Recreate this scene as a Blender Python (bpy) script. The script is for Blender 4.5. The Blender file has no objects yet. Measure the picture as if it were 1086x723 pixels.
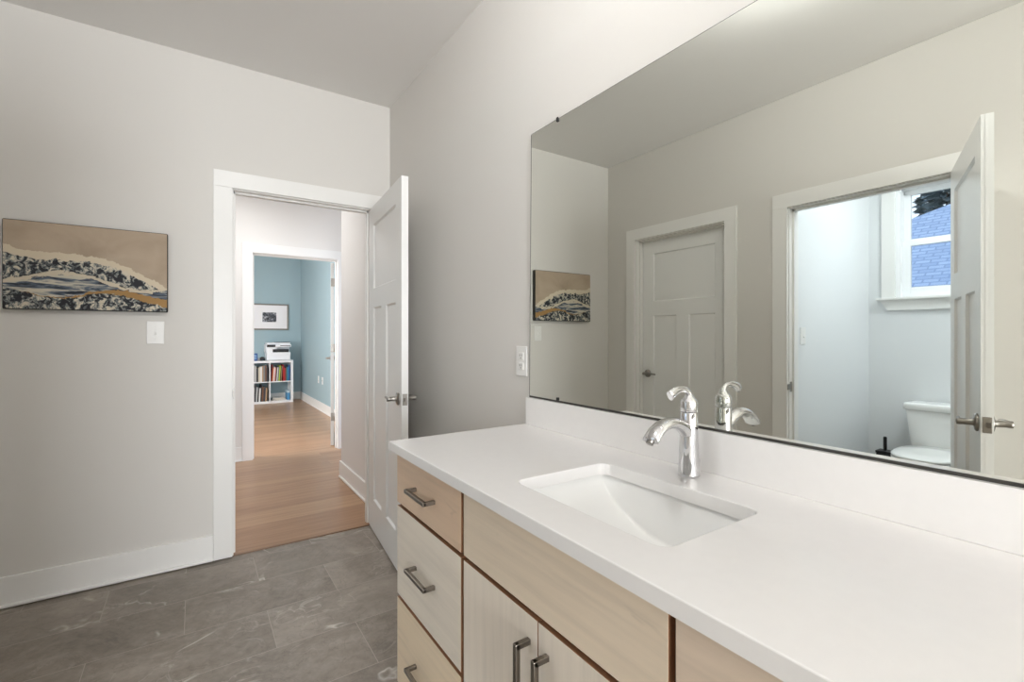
import bpy, bmesh, math, random
from mathutils import Vector, Matrix

# ------------------------------------------------------------------ camera, world, light
C = bpy.context.scene.collection
SC = bpy.context.scene
YAW = math.atan((543 - 206) / 500.0)
CAM_H = 1.233
cd = bpy.data.cameras.new('camera')
cam = bpy.data.objects.new('camera', cd)
C.objects.link(cam)
cam.location = (0, 0, CAM_H)
cam.rotation_euler = (math.pi / 2, 0, -YAW)
cd.sensor_fit = 'HORIZONTAL'
cd.sensor_width = 36.0
cd.lens = 500.0 / 1086 * 36.0
cd.shift_y = -6.0 / 1086
cd.clip_start = 0.02
cd.clip_end = 200
SC.camera = cam
SC.view_settings.view_transform = 'Standard'
SC.view_settings.look = 'None'
SC.view_settings.gamma = 1
SC.view_settings.use_curve_mapping = False
SC.view_settings.exposure = 0.08
SC.cycles.max_bounces = 12
SC.cycles.diffuse_bounces = 6
SC.cycles.glossy_bounces = 6
SC.cycles.use_denoising = True
SC.cycles.caustics_reflective = False
SC.cycles.sample_clamp_indirect = 6

world = bpy.data.worlds.new('sky')
SC.world = world
world.use_nodes = True
wn = world.node_tree
wn.nodes.clear()
wo = wn.nodes.new('ShaderNodeOutputWorld')
wb = wn.nodes.new('ShaderNodeBackground')
wt = wn.nodes.new('ShaderNodeTexCoord')
wsx = wn.nodes.new('ShaderNodeSeparateXYZ')
wr = wn.nodes.new('ShaderNodeValToRGB')
wr.color_ramp.elements[0].position = 0.0
wr.color_ramp.elements[0].color = (0.86, 0.92, 1.0, 1)
wr.color_ramp.elements[1].position = 0.7
wr.color_ramp.elements[1].color = (0.42, 0.62, 1.0, 1)
wn.links.new(wt.outputs['Generated'], wsx.inputs[0])
wn.links.new(wsx.outputs['Z'], wr.inputs[0])
wn.links.new(wr.outputs[0], wb.inputs[0])
wb.inputs[1].default_value = 1.9
wn.links.new(wb.outputs[0], wo.inputs[0])


def lamp(name, kind, loc, energy, color=(1, 1, 1), size=0.3, size_y=None, aim=None, spread=None):
    l = bpy.data.lights.new(name, kind)
    l.energy = energy
    l.color = color
    if kind == 'AREA':
        if size_y:
            l.shape = 'RECTANGLE'
            l.size = size
            l.size_y = size_y
        else:
            l.shape = 'DISK'
            l.size = size
        if spread:
            l.spread = spread
    elif kind == 'POINT':
        l.shadow_soft_size = size
    o = bpy.data.objects.new(name, l)
    C.objects.link(o)
    o.location = loc
    if aim is not None:
        d = Vector(aim) - Vector(loc)
        o.rotation_euler = d.to_track_quat('-Z', 'Y').to_euler()
    return o


WARM = (1.0, 0.93, 0.84)
NEUT = (0.985, 0.995, 1.0)
COOL = (0.86, 0.93, 1.0)
# added unseen fill: overhead lamp, bounce uplight, light at the added rear window
lamp('bath_fill_lamp', 'POINT', (0.25, 0.95, 2.665), 20, NEUT, 0.05)
lamp('rear_fill_uplight', 'AREA', (0.15, -0.45, 1.9), 9, NEUT, 0.5, aim=(0.15, -0.44, 2.7))
lamp('rear_window_fill', 'AREA', (-0.12, -4.45, 1.10), 205, (0.95, 0.975, 1.0), 1.3, 1.7, aim=(-0.3, 3.0, 1.0))
# hall: unseen fill lamp added at the ceiling
lamp('hall_fill_lamp', 'AREA', (0.15, 4.35, 2.72), 20, NEUT, 0.6, aim=(0.15, 4.35, 0))
# blue room: area light added on the left for an assumed unseen window
lamp('blue_room_fill_light', 'AREA', (-1.5, 6.2, 1.5), 115, (0.95, 0.97, 1.0), 1.4, 1.5, aim=(3.0, 6.7, 1.2))
# water closet: daylight through its window, plus an unseen fill lamp added overhead
lamp('water_closet_fill_lamp', 'AREA', (-1.80, 0.62, 2.735), 25, COOL, 0.5, aim=(-1.80, 0.62, 0))
sun = bpy.data.lights.new('sun', 'SUN')
sun.energy = 2.2
sun.angle = 0.01
sun.color = (1.0, 0.95, 0.88)
suno = bpy.data.objects.new('sun', sun)
C.objects.link(suno)
suno.rotation_euler = Vector((0.34, 0.85, -0.62)).to_track_quat('-Z', 'Y').to_euler()


# ------------------------------------------------------------------ materials
def s2l(c):
    return tuple(((x / 255) / 12.92 if x / 255 <= 0.04045 else ((x / 255 + 0.055) / 1.055) ** 2.4) for x in c) + (1,)


def mat(name, col, rough=0.5, metal=0.0, spec=0.5, var=0.0, vscale=6.0, bump=0.0, bscale=200.0):
    m = bpy.data.materials.new(name)
    m.use_nodes = True
    nt = m.node_tree
    b = nt.nodes['Principled BSDF']
    b.inputs['Roughness'].default_value = rough
    b.inputs['Metallic'].default_value = metal
    b.inputs['Specular IOR Level'].default_value = spec
    c = s2l(col) if max(col) > 1 else tuple(col) + (1,)
    b.inputs['Base Color'].default_value = c
    if var or bump:
        tc = nt.nodes.new('ShaderNodeTexCoord')
    if var:
        n = nt.nodes.new('ShaderNodeTexNoise')
        n.inputs['Scale'].default_value = vscale
        n.inputs['Detail'].default_value = 4
        nt.links.new(tc.outputs['Object'], n.inputs['Vector'])
        r = nt.nodes.new('ShaderNodeValToRGB')
        r.color_ramp.elements[0].position = 0.3
        r.color_ramp.elements[1].position = 0.7
        r.color_ramp.elements[0].color = tuple(x * (1 - var) for x in c[:3]) + (1,)
        r.color_ramp.elements[1].color = tuple(min(1, x * (1 + var)) for x in c[:3]) + (1,)
        nt.links.new(n.outputs[0], r.inputs[0])
        nt.links.new(r.outputs[0], b.inputs['Base Color'])
    if bump:
        n2 = nt.nodes.new('ShaderNodeTexNoise')
        n2.inputs['Scale'].default_value = bscale
        nt.links.new(tc.outputs['Object'], n2.inputs['Vector'])
        bp = nt.nodes.new('ShaderNodeBump')
        bp.inputs['Strength'].default_value = bump
        bp.inputs['Distance'].default_value = 0.002
        nt.links.new(n2.outputs[0], bp.inputs['Height'])
        nt.links.new(bp.outputs[0], b.inputs['Normal'])
    return m


class NT:
    """small helper to wire node graphs"""
    def __init__(self, name):
        self.m = bpy.data.materials.new(name)
        self.m.use_nodes = True
        self.t = self.m.node_tree
        self.b = self.t.nodes['Principled BSDF']

    def n(self, kind, **kw):
        x = self.t.nodes.new(kind)
        for k, v in kw.items():
            setattr(x, k, v)
        return x

    def link(self, a, b):
        self.t.links.new(a, b)

    def val(self, sock, v):
        if hasattr(v, 'is_output'):
            self.link(v, sock)
        else:
            sock.default_value = v

    def math(self, op, a, b=None, c=None):
        x = self.n('ShaderNodeMath', operation=op)
        self.val(x.inputs[0], a)
        if b is not None:
            self.val(x.inputs[1], b)
        if c is not None:
            self.val(x.inputs[2], c)
        return x.outputs[0]

    def mix(self, f, a, b, blend='MIX'):
        x = self.n('ShaderNodeMix', data_type='RGBA', blend_type=blend)
        self.val(x.inputs[0], f)
        self.val(x.inputs[6], a)
        self.val(x.inputs[7], b)
        return x.outputs[2]

    def mapping(self, loc=(0, 0, 0), scale=(1, 1, 1), coord='Object'):
        tc = self.n('ShaderNodeTexCoord')
        mp = self.n('ShaderNodeMapping')
        mp.inputs['Location'].default_value = loc
        mp.inputs['Scale'].default_value = scale
        self.link(tc.outputs[coord], mp.inputs['Vector'])
        return mp.outputs[0]

    def noise(self, vec, scale, detail=4, rough=0.5, dist=0.0):
        x = self.n('ShaderNodeTexNoise')
        x.inputs['Scale'].default_value = scale
        x.inputs['Detail'].default_value = detail
        x.inputs['Roughness'].default_value = rough
        x.inputs['Distortion'].default_value = dist
        self.link(vec, x.inputs['Vector'])
        return x.outputs[0]

    def ramp(self, f, stops):
        x = self.n('ShaderNodeValToRGB')
        e = x.color_ramp.elements
        while len(e) < len(stops):
            e.new(0.5)
        for i, (p, c) in enumerate(stops):
            e[i].position = p
            e[i].color = c if len(c) == 4 else tuple(c) + (1,)
        self.val(x.inputs[0], f)
        return x.outputs[0]


def tile_material():
    g = NT('slate_tile')
    v = g.mapping(loc=(-0.271 + 0.61 * 20, -1.755 + 0.305 * 40, 0))
    br = g.n('ShaderNodeTexBrick', offset=0.5, offset_frequency=2)
    br.inputs['Scale'].default_value = 1.0
    br.inputs['Brick Width'].default_value = 0.61
    br.inputs['Row Height'].default_value = 0.305
    br.inputs['Mortar Size'].default_value = 0.0016
    br.inputs['Mortar Smooth'].default_value = 0.2
    br.inputs['Color1'].default_value = (0, 0, 0, 1)
    br.inputs['Color2'].default_value = (1, 1, 1, 1)
    br.inputs['Mortar'].default_value = (0.5, 0.5, 0.5, 1)
    g.link(v, br.inputs['Vector'])
    tone = br.outputs['Color']
    # every tile gets its own stone pattern: shift noise coords by the tile tone
    off = g.n('ShaderNodeVectorMath', operation='MULTIPLY_ADD')
    g.link(tone, off.inputs[0])
    off.inputs[1].default_value = (7.0, 11.0, 3.0)
    g.link(v, off.inputs[2])
    vv = off.outputs[0]
    cloud = g.noise(vv, 3.0, 8, 0.66, 0.9)
    fine = g.noise(vv, 26, 6, 0.7, 0.4)
    base = g.ramp(cloud, [(0.30, s2l((92, 84, 76))), (0.5, s2l((128, 118, 108))), (0.70, s2l((164, 153, 142)))])
    base = g.mix(0.4, base, g.ramp(fine, [(0.3, s2l((88, 80, 72))), (0.7, s2l((164, 154, 143)))]))
    base = g.mix(g.math('MULTIPLY', 0.28, tone), base, s2l((162, 152, 141)))
    # pale veins
    vn = g.noise(vv, 1.7, 4, 0.5, 0.7)
    line = g.math('ABSOLUTE', g.math('SUBTRACT', vn, 0.5))
    line = g.math('SUBTRACT', 1.0, g.math('MULTIPLY', line, 75.0))
    line = g.math('MAXIMUM', line, 0.0)
    mask = g.ramp(g.noise(vv, 4.5, 3, 0.6), [(0.52, (0, 0, 0)), (0.68, (1, 1, 1))])
    base = g.mix(g.math('MULTIPLY', g.math('MULTIPLY', line, mask), 0.8), base, s2l((226, 219, 210)))
    v2 = g.noise(vv, 5.5, 4, 0.55, 1.0)
    l2 = g.math('MAXIMUM', g.math('SUBTRACT', 1.0, g.math('MULTIPLY', g.math('ABSOLUTE', g.math('SUBTRACT', v2, 0.52)), 48.0)), 0.0)
    m2 = g.ramp(g.noise(vv, 2.6, 3, 0.6), [(0.5, (0, 0, 0)), (0.66, (1, 1, 1))])
    base = g.mix(g.math('MULTIPLY', g.math('MULTIPLY', l2, m2), 0.35), base, s2l((205, 196, 186)))
    # dark hairlines
    dn = g.noise(vv, 3.4, 6, 0.65, 2.2)
    dl = g.math('MAXIMUM', g.math('SUBTRACT', 1.0, g.math('MULTIPLY', g.math('ABSOLUTE', g.math('SUBTRACT', dn, 0.47)), 60.0)), 0.0)
    base = g.mix(g.math('MULTIPLY', dl, 0.3), base, s2l((84, 75, 68)))
    col = g.mix(br.outputs['Fac'], base, s2l((162, 152, 141)))
    g.link(col, g.b.inputs['Base Color'])
    rr = g.ramp(fine, [(0.3, (0.34, 0.34, 0.34)), (0.7, (0.5, 0.5, 0.5))])
    g.link(rr, g.b.inputs['Roughness'])
    bp = g.n('ShaderNodeBump')
    bp.inputs['Strength'].default_value = 0.25
    bp.inputs['Distance'].default_value = 0.002
    hgt = g.math('SUBTRACT', g.math('MULTIPLY', fine, 0.25), br.outputs['Fac'])
    g.link(hgt, bp.inputs['Height'])
    g.link(bp.outputs[0], g.b.inputs['Normal'])
    return g.m


def plank_material():
    g = NT('oak_plank_floor')
    v = g.mapping(loc=(20.13, 20.04, 0))
    br = g.n('ShaderNodeTexBrick', offset=0.37, offset_frequency=3)
    br.inputs['Scale'].default_value = 1.0
    br.inputs['Brick Width'].default_value = 1.45
    br.inputs['Row Height'].default_value = 0.127
    br.inputs['Mortar Size'].default_value = 0.0009
    br.inputs['Mortar Smooth'].default_value = 0.3
    br.inputs['Color1'].default_value = (0, 0, 0, 1)
    br.inputs['Color2'].default_value = (1, 1, 1, 1)
    br.inputs['Mortar'].default_value = (0.5, 0.5, 0.5, 1)
    g.link(v, br.inputs['Vector'])
    tone = br.outputs['Color']
    off = g.n('ShaderNodeVectorMath', operation='MULTIPLY_ADD')
    g.link(tone, off.inputs[0])
    off.inputs[1].default_value = (5.0, 9.0, 3.0)
    g.link(v, off.inputs[2])
    st = g.n('ShaderNodeVectorMath', operation='MULTIPLY')
    g.link(off.outputs[0], st.inputs[0])
    st.inputs[1].default_value = (1.2, 22.0, 1.0)
    grain = g.noise(st.outputs[0], 1.6, 6, 0.6, 0.7)
    base = g.ramp(tone, [(0.0, s2l((150, 112, 82))), (0.5, s2l((170, 131, 98))), (1.0, s2l((186, 149, 114)))])
    base = g.mix(0.42, base, g.ramp(grain, [(0.3, s2l((122, 86, 62))), (0.65, s2l((184, 148, 114)))]))
    col = g.mix(g.math('MULTIPLY', br.outputs['Fac'], 0.65), base, s2l((120, 84, 62)))
    g.link(col, g.b.inputs['Base Color'])
    g.b.inputs['Roughness'].default_value = 0.3
    return g.m


def maple_material(name, axis, tint, seed):
    """pale maple; grain runs along the given axis ('y' or 'z')"""
    g = NT(name)
    sc = (14, 1.1, 26) if axis == 'y' else (14, 26, 1.1)
    v = g.mapping(loc=(seed, seed * 1.7, seed * 0.6), scale=sc)
    gr = g.noise(v, 1.3, 6, 0.6, 0.9)
    c = s2l(tint)
    lo = tuple(x * 0.91 for x in c[:3])
    hi = tuple(min(1, x * 1.05) for x in c[:3])
    col = g.ramp(gr, [(0.3, lo), (0.5, c), (0.72, hi)])
    # wide glued boards with slightly different tone
    v2 = g.mapping(loc=(seed * 3.1, seed * 2.3, seed), scale=(1, 0.25, 6.5) if axis == 'y' else (1, 10.5, 0.25))
    bd = g.n('ShaderNodeTexVoronoi', feature='F1')
    bd.inputs['Scale'].default_value = 1.0
    g.link(v2, bd.inputs['Vector'])
    sp = g.n('ShaderNodeSeparateColor')
    g.link(bd.outputs['Color'], sp.inputs[0])
    col = g.mix(g.math('MULTIPLY', sp.outputs[0], 0.10), col, tuple(x * 0.62 for x in c[:3]) + (1,))
    # mineral flecks
    v3 = g.mapping(loc=(seed, 5, seed), scale=(8, 5, 22) if axis == 'y' else (8, 22, 5))
    fl = g.ramp(g.noise(v3, 1.2, 3, 0.5, 1.2), [(0.69, (0, 0, 0)), (0.78, (1, 1, 1))])
    col = g.mix(g.math('MULTIPLY', fl, 0.35), col, tuple(x * 0.55 for x in c[:3]) + (1,))
    g.link(col, g.b.inputs['Base Color'])
    g.b.inputs['Roughness'].default_value = 0.42
    g.b.inputs['Specular IOR Level'].default_value = 0.35
    return g.m


def canvas_material():
    """abstract swells in navy, slate and cream below a tan ground; object coords, canvas 0.61 x 0.41"""
    g = NT('painted_canvas')
    v = g.mapping()
    s = g.n('ShaderNodeSeparateXYZ')
    g.link(v, s.inputs[0])
    x, z = s.outputs[0], s.outputs[2]            # x -0.305..0.305, z 0..0.41
    n1 = g.noise(v, 5.0, 4, 0.55, 0.5)
    n2 = g.noise(v, 38.0, 5, 0.65, 1.0)
    n3 = g.noise(v, 14.0, 5, 0.6, 1.4)
    col = g.ramp(n1, [(0.3, s2l((160, 142, 122))), (0.7, s2l((184, 166, 145)))])
    wob = g.math('MULTIPLY', g.math('SUBTRACT', n3, 0.5), 0.05)

    def band(base, slope, amp, freq, phase):
        w = g.math('SINE', g.math('ADD', g.math('MULTIPLY', x, freq), phase))
        h = g.math('ADD', base, g.math('ADD', g.math('MULTIPLY', x, slope), g.math('MULTIPLY', w, amp)))
        d = g.math('SUBTRACT', g.math('ADD', h, wob), z)
        return g.math('MINIMUM', g.math('MAXIMUM', g.math('MULTIPLY', d, 320.0), 0.0), 1.0)
    foam = g.ramp(n2, [(0.47, s2l((30, 31, 38))), (0.53, s2l((118, 124, 124))), (0.6, s2l((206, 196, 176)))])
    col = g.mix(band(0.235, -0.32, 0.035, 9.0, 0.9), col, s2l((208, 195, 172)))
    col = g.mix(band(0.205, -0.30, 0.035, 9.4, 0.9), col, foam)
    col = g.mix(band(0.150, -0.05, 0.030, 12.0, 2.4), col, s2l((202, 190, 168)))
    streak = g.ramp(g.noise(g.mapping(scale=(5, 5, 34)), 1.4, 5, 0.6, 0.9),
                    [(0.42, s2l((28, 30, 40))), (0.5, s2l((92, 104, 118))), (0.57, s2l((196, 188, 170)))])
    col = g.mix(band(0.135, -0.04, 0.030, 12.0, 2.4), col, streak)
    col = g.mix(band(0.085, 0.02, 0.022, 15.0, 0.3), col, s2l((158, 122, 72)))
    col = g.mix(band(0.070, -0.06, 0.022, 15.0, 0.5), col, foam)
    g.link(col, g.b.inputs['Base Color'])
    g.b.inputs['Roughness'].default_value = 0.75
    return g.m


def photo_material():
    g = NT('black_and_white_print')
    v = g.mapping(scale=(18, 18, 18))
    n = g.noise(v, 1.0, 4, 0.6, 1.2)
    col = g.ramp(n, [(0.38, s2l((24, 24, 30))), (0.52, s2l((70, 70, 78))), (0.64, s2l((176, 176, 182)))])
    g.link(col, g.b.inputs['Base Color'])
    g.b.inputs['Roughness'].default_value = 0.3
    return g.m


def shingle_material():
    g = NT('roof_shingle')
    v = g.mapping()
    br = g.n('ShaderNodeTexBrick', offset=0.5, offset_frequency=2)
    br.inputs['Scale'].default_value = 1.0
    br.inputs['Brick Width'].default_value = 0.2
    br.inputs['Row Height'].default_value = 0.085
    br.inputs['Mortar Size'].default_value = 0.012
    br.inputs['Color1'].default_value = s2l((164, 177, 198))
    br.inputs['Color2'].default_value = s2l((186, 197, 215))
    br.inputs['Mortar'].default_value = s2l((150, 162, 184))
    g.link(v, br.inputs['Vector'])
    g.link(br.outputs['Color'], g.b.inputs['Base Color'])
    g.b.inputs['Roughness'].default_value = 0.9
    return g.m


M = {}
M['wall'] = mat('greige_wall_paint', (216, 213, 208), 0.65, spec=0.25, bump=0.05, bscale=260)
M['wall_dark'] = mat('dark_reflection_wall', (84, 80, 76), 0.6, spec=0.3)  # dark tone added on unseen walls for dark reflections in the chrome
M['wall_white'] = mat('cool_white_wall_paint', (226, 228, 229), 0.6, spec=0.3, bump=0.05, bscale=260)
M['wall_hall'] = mat('warm_white_wall_paint', (226, 223, 219), 0.6, spec=0.3)
M['wall_blue'] = mat('blue_wall_paint', (158, 180, 187), 0.55, spec=0.3)
M['ceil'] = mat('ceiling_paint', (230, 228, 225), 0.8, spec=0.2)
M['trim'] = mat('white_trim_paint', (234, 233, 230), 0.35, spec=0.5)
M['door'] = mat('white_door_paint', (232, 232, 230), 0.3, spec=0.5)
M['tile'] = tile_material()
M['plank'] = plank_material()
M['thresh'] = mat('wood_threshold', (132, 102, 78), 0.4)
M['quartz'] = mat('white_quartz', (236, 234, 232), 0.22, spec=0.5, var=0.008, vscale=40)
M['porcelain'] = mat('white_porcelain', (240, 240, 238), 0.08, spec=0.6)
M['carcass'] = mat('brown_cabinet_frame', (96, 58, 34), 0.5, var=0.08)
M['edgeband'] = mat('brown_edge_banding', (150, 108, 78), 0.5, var=0.06)
M['chrome'] = mat('polished_chrome', (0.74, 0.74, 0.75), 0.04, metal=1.0)
M['nickel'] = mat('dark_satin_nickel', (0.33, 0.31, 0.285), 0.3, metal=1.0)
M['pull'] = mat('pewter_pull', (0.23, 0.205, 0.175), 0.36, metal=1.0)
M['mirror'] = mat('mirror_glass', (0.80, 0.815, 0.765), 0.0, metal=1.0)
M['darkedge'] = mat('dark_mirror_edge', (58, 56, 52), 0.4)
M['plate'] = mat('white_plastic_plate', (232, 231, 228), 0.35)
M['slot'] = mat('dark_slot', (60, 58, 56), 0.6)
M['black'] = mat('black_plastic', (26, 26, 28), 0.4)
M['canvas'] = canvas_material()
M['canvas_edge'] = mat('dark_canvas_edge', (44, 42, 40), 0.7)
M['print'] = photo_material()
M['matboard'] = mat('white_mat_board', (236, 234, 236), 0.8)
M['pewterframe'] = mat('grey_picture_frame', (128, 124, 118), 0.4)
M['case'] = mat('white_laminate', (236, 237, 238), 0.4)
M['printer'] = mat('white_printer_plastic', (236, 237, 240), 0.4)
M['shingle'] = shingle_material()
M['siding'] = mat('pale_siding', (200, 204, 208), 0.8)
M['foliage'] = mat('conifer_foliage', (112, 124, 128), 0.9, var=0.3, vscale=3)
M['bark'] = mat('bark', (74, 62, 54), 0.9, var=0.2)
M['lawn'] = mat('lawn', (88, 104, 70), 0.95, var=0.2, vscale=2)
M['vinyl'] = mat('white_window_vinyl', (238, 239, 240), 0.35)


def glass_material():
    m = bpy.data.materials.new('window_glass')
    m.use_nodes = True
    t = m.node_tree
    t.nodes.clear()
    o = t.nodes.new('ShaderNodeOutputMaterial')
    tr = t.nodes.new('ShaderNodeBsdfTransparent')
    tr.inputs[0].default_value = (0.95, 0.97, 0.98, 1)
    gl = t.nodes.new('ShaderNodeBsdfGlossy')
    gl.inputs['Roughness'].default_value = 0.0
    fr = t.nodes.new('ShaderNodeFresnel')
    fr.inputs[0].default_value = 1.3
    mx = t.nodes.new('ShaderNodeMixShader')
    t.links.new(fr.outputs[0], mx.inputs[0])
    t.links.new(tr.outputs[0], mx.inputs[1])
    t.links.new(gl.outputs[0], mx.inputs[2])
    t.links.new(mx.outputs[0], o.inputs[0])
    return m


M['glass'] = glass_material()


# ------------------------------------------------------------------ mesh helpers
class MB:
    """collects shapes; build() links them as ONE mesh object"""
    def __init__(self):
        self.bm = bmesh.new()

    def _xf(self, vs, xf):
        if xf is not None:
            for v in vs:
                v.co = xf @ v.co

    def box(self, a, b, bevel=0.0, seg=2, xf=None):
        bm = bmesh.new()
        x0, y0, z0 = (min(p, q) for p, q in zip(a, b))
        x1, y1, z1 = (max(p, q) for p, q in zip(a, b))
        vs = [bm.verts.new(p) for p in [(x0, y0, z0), (x1, y0, z0), (x1, y1, z0), (x0, y1, z0),
                                        (x0, y0, z1), (x1, y0, z1), (x1, y1, z1), (x0, y1, z1)]]
        for f in [(3, 2, 1, 0), (4, 5, 6, 7), (0, 1, 5, 4), (1, 2, 6, 5), (2, 3, 7, 6), (3, 0, 4, 7)]:
            bm.faces.new([vs[i] for i in f])
        if bevel:
            bevel = min(bevel, 0.45 * min(x1 - x0, y1 - y0, z1 - z0))
            bmesh.ops.bevel(bm, geom=list(bm.edges), offset=bevel, segments=seg, profile=0.5, affect='EDGES')
        self._merge(bm, xf)
        return self

    def _merge(self, bm, xf=None, smooth=False):
        self._xf(bm.verts, xf)
        me = bpy.data.meshes.new('tmp')
        if smooth:
            for f in bm.faces:
                f.smooth = True
        bm.to_mesh(me)
        bm.free()
        self.bm.from_mesh(me)
        bpy.data.meshes.remove(me)

    def loft(self, rings, cap0=True, cap1=True, closed=True, smooth=True, xf=None, cap_smooth=False):
        bm = bmesh.new()
        R = [[bm.verts.new(p) for p in r] for r in rings]
        n = len(R[0])
        for i in range(len(R) - 1):
            for j in range(n if closed else n - 1):
                k = (j + 1) % n
                f = bm.faces.new((R[i][j], R[i][k], R[i + 1][k], R[i + 1][j]))
                f.smooth = smooth
        if cap0 and closed:
            f = bm.faces.new(list(reversed(R[0])))
            f.smooth = cap_smooth
        if cap1 and closed:
            f = bm.faces.new(R[-1])
            f.smooth = cap_smooth
        bmesh.ops.recalc_face_normals(bm, faces=list(bm.faces))
        self._merge(bm, xf)
        return self

    def tube(self, pts, radii, n=14, xf=None, flat=None, caps=True):
        """round (or flattened) tube along pts; flat = list of (width, height) factors"""
        pts = [Vector(p) for p in pts]
        if not hasattr(radii, '__len__'):
            radii = [radii] * len(pts)
        rings = []
        up = None
        for i, p in enumerate(pts):
            d = (pts[min(i + 1, len(pts) - 1)] - pts[max(i - 1, 0)]).normalized()
            if up is None:
                up = Vector((0, 0, 1)) if abs(d.z) < 0.9 else Vector((0, 1, 0))
            s = d.cross(up)
            if s.length < 1e-5:
                s = d.cross(Vector((1, 0, 0)))
            s.normalize()
            u = s.cross(d).normalized()
            up = u
            fw, fh = flat[i] if flat else (1, 1)
            rings.append([p + s * math.cos(t) * radii[i] * fw + u * math.sin(t) * radii[i] * fh
                          for t in (2 * math.pi * k / n for k in range(n))])
        return self.loft(rings, caps, caps, xf=xf)

    def lathe(self, prof, n=28, center=(0, 0, 0), axis='z', xf=None):
        """prof: list of (radius, height)"""
        rings = []
        cx, cy, cz = center
        for r, h in prof:
            ring = []
            for k in range(n):
                t = 2 * math.pi * k / n
                a, b = r * math.cos(t), r * math.sin(t)
                if axis == 'z':
                    ring.append((cx + a, cy + b, cz + h))
                elif axis == 'x':
                    ring.append((cx + h, cy + a, cz + b))
                else:
                    ring.append((cx + a, cy + h, cz + b))
            rings.append(ring)
        return self.loft(rings, True, True, xf=xf)

    def poly(self, pts, xf=None):
        bm = bmesh.new()
        bm.faces.new([bm.verts.new(p) for p in pts])
        self._merge(bm, xf)
        return self

    def prism(self, pts, vec, xf=None, bevel=0.0):
        """polygon extruded by vec"""
        bm = bmesh.new()
        f = bm.faces.new([bm.verts.new(p) for p in pts])
        r = bmesh.ops.extrude_face_region(bm, geom=[f])
        bmesh.ops.translate(bm, verts=[v for v in r['geom'] if isinstance(v, bmesh.types.BMVert)], vec=vec)
        bmesh.ops.recalc_face_normals(bm, faces=list(bm.faces))
        if bevel:
            bmesh.ops.bevel(bm, geom=list(bm.edges), offset=bevel, segments=2, profile=0.5, affect='EDGES')
        self._merge(bm, xf)
        return self

    def build(self, name, m, parent=None, loc=None, autosmooth=True):
        me = bpy.data.meshes.new(name)
        self.bm.to_mesh(me)
        self.bm.free()
        me.materials.append(m)
        o = bpy.data.objects.new(name, me)
        C.objects.link(o)
        if parent is not None:
            o.parent = parent
        if loc is not None:
            o.location = loc
        return o


def tag(o, label, cat, group=None, kind=None):
    o['label'] = label
    o['category'] = cat
    if group:
        o['group'] = group
    if kind:
        o['kind'] = kind
    return o


def empty(name, loc, rz=0.0):
    o = bpy.data.objects.new(name, None)
    C.objects.link(o)
    o.location = loc
    o.rotation_euler = (0, 0, rz)
    o.empty_display_size = 0.1
    return o


def copy_tree(o, parent=None):
    c = o.copy()
    C.objects.link(c)
    if parent is not None:
        c.parent = parent
    for ch in list(o.children):
        copy_tree(ch, c)
    return c


def boxes(name, lst, m, label, cat, kind='structure', bevel=0.0, loc=(0, 0, 0)):
    mb = MB()
    for a, b in lst:
        mb.box(a, b, bevel)
    return tag(mb.build(name, m, loc=loc), label, cat, kind=kind)


# ------------------------------------------------------------------ the setting
W = 1.079            # mirror wall
LW = -0.965          # opposite wall
D = 3.055            # end wall (hall door)
TH = 0.115
BK = -4.6            # wall behind the camera
H = 2.743
HY = 5.30            # hall's far wall
BX, BY = 1.72, 9.90  # blue room right and back walls
WX = -2.47           # water closet window wall
WY = 1.58            # water closet side wall
HX = 1.062           # hall right wall face

boxes('floor', [((LW - TH, BK - TH, -0.06), (W, D + 0.01, 0.0)), ((WX, 0.05, -0.06), (LW - TH, WY, 0.0))], M['tile'],
      'grey stone tile floor of the bathroom', 'floor')
boxes('floor_hall', [((-2.2, D + 0.01, -0.06), (3.4, BY + 0.1, 0.004))], M['plank'],
      'light oak plank floor of hall and blue room', 'floor')
boxes('ceiling', [((LW - TH, BK - TH, H), (W + TH, D, H + 0.1)), ((WX - 0.15, -0.05, H), (LW - TH, WY + 0.1, H + 0.1))], M['ceil'],
      'plain pale ceiling over the bathroom', 'ceiling')
boxes('ceiling_hall', [((-2.3, D, H), (3.5, BY + 0.1, H + 0.1))], M['ceil'], 'pale ceiling beyond the open door', 'ceiling')

# end wall with the doorway (jamb to jamb 0.182..0.948)
OX0, OX1, OZ = 0.166, 0.964, 2.062
boxes('wall_end', [((LW - TH, D, 0), (OX0, D + TH, H)), ((OX1, D, 0), (W + TH, D + TH, H)), ((OX0, D, OZ), (OX1, D + TH, H))],
      M['wall'], 'greige end wall around the open hall doorway', 'wall')
boxes('wall_mirror', [((W, BK - TH, 0), (W + TH, D, H))], M['wall'], 'greige wall carrying the mirror', 'wall')
# opposite wall with the closed door and the water closet doorway
DY0, DY1 = 1.908, 2.743
CY0, CY1 = 0.704, 1.503
boxes('wall_left', [((LW - TH, BK - TH, 0), (LW, CY0, H)), ((LW - TH, CY1, 0), (LW, DY0, H)), ((LW - TH, DY1, 0), (LW, D, H)),
                    ((LW - TH, CY0, OZ), (LW, CY1, H)), ((LW - TH, DY0, OZ), (LW, DY1, H))],
      M['wall'], 'greige wall with two doors opposite the mirror', 'wall')
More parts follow.
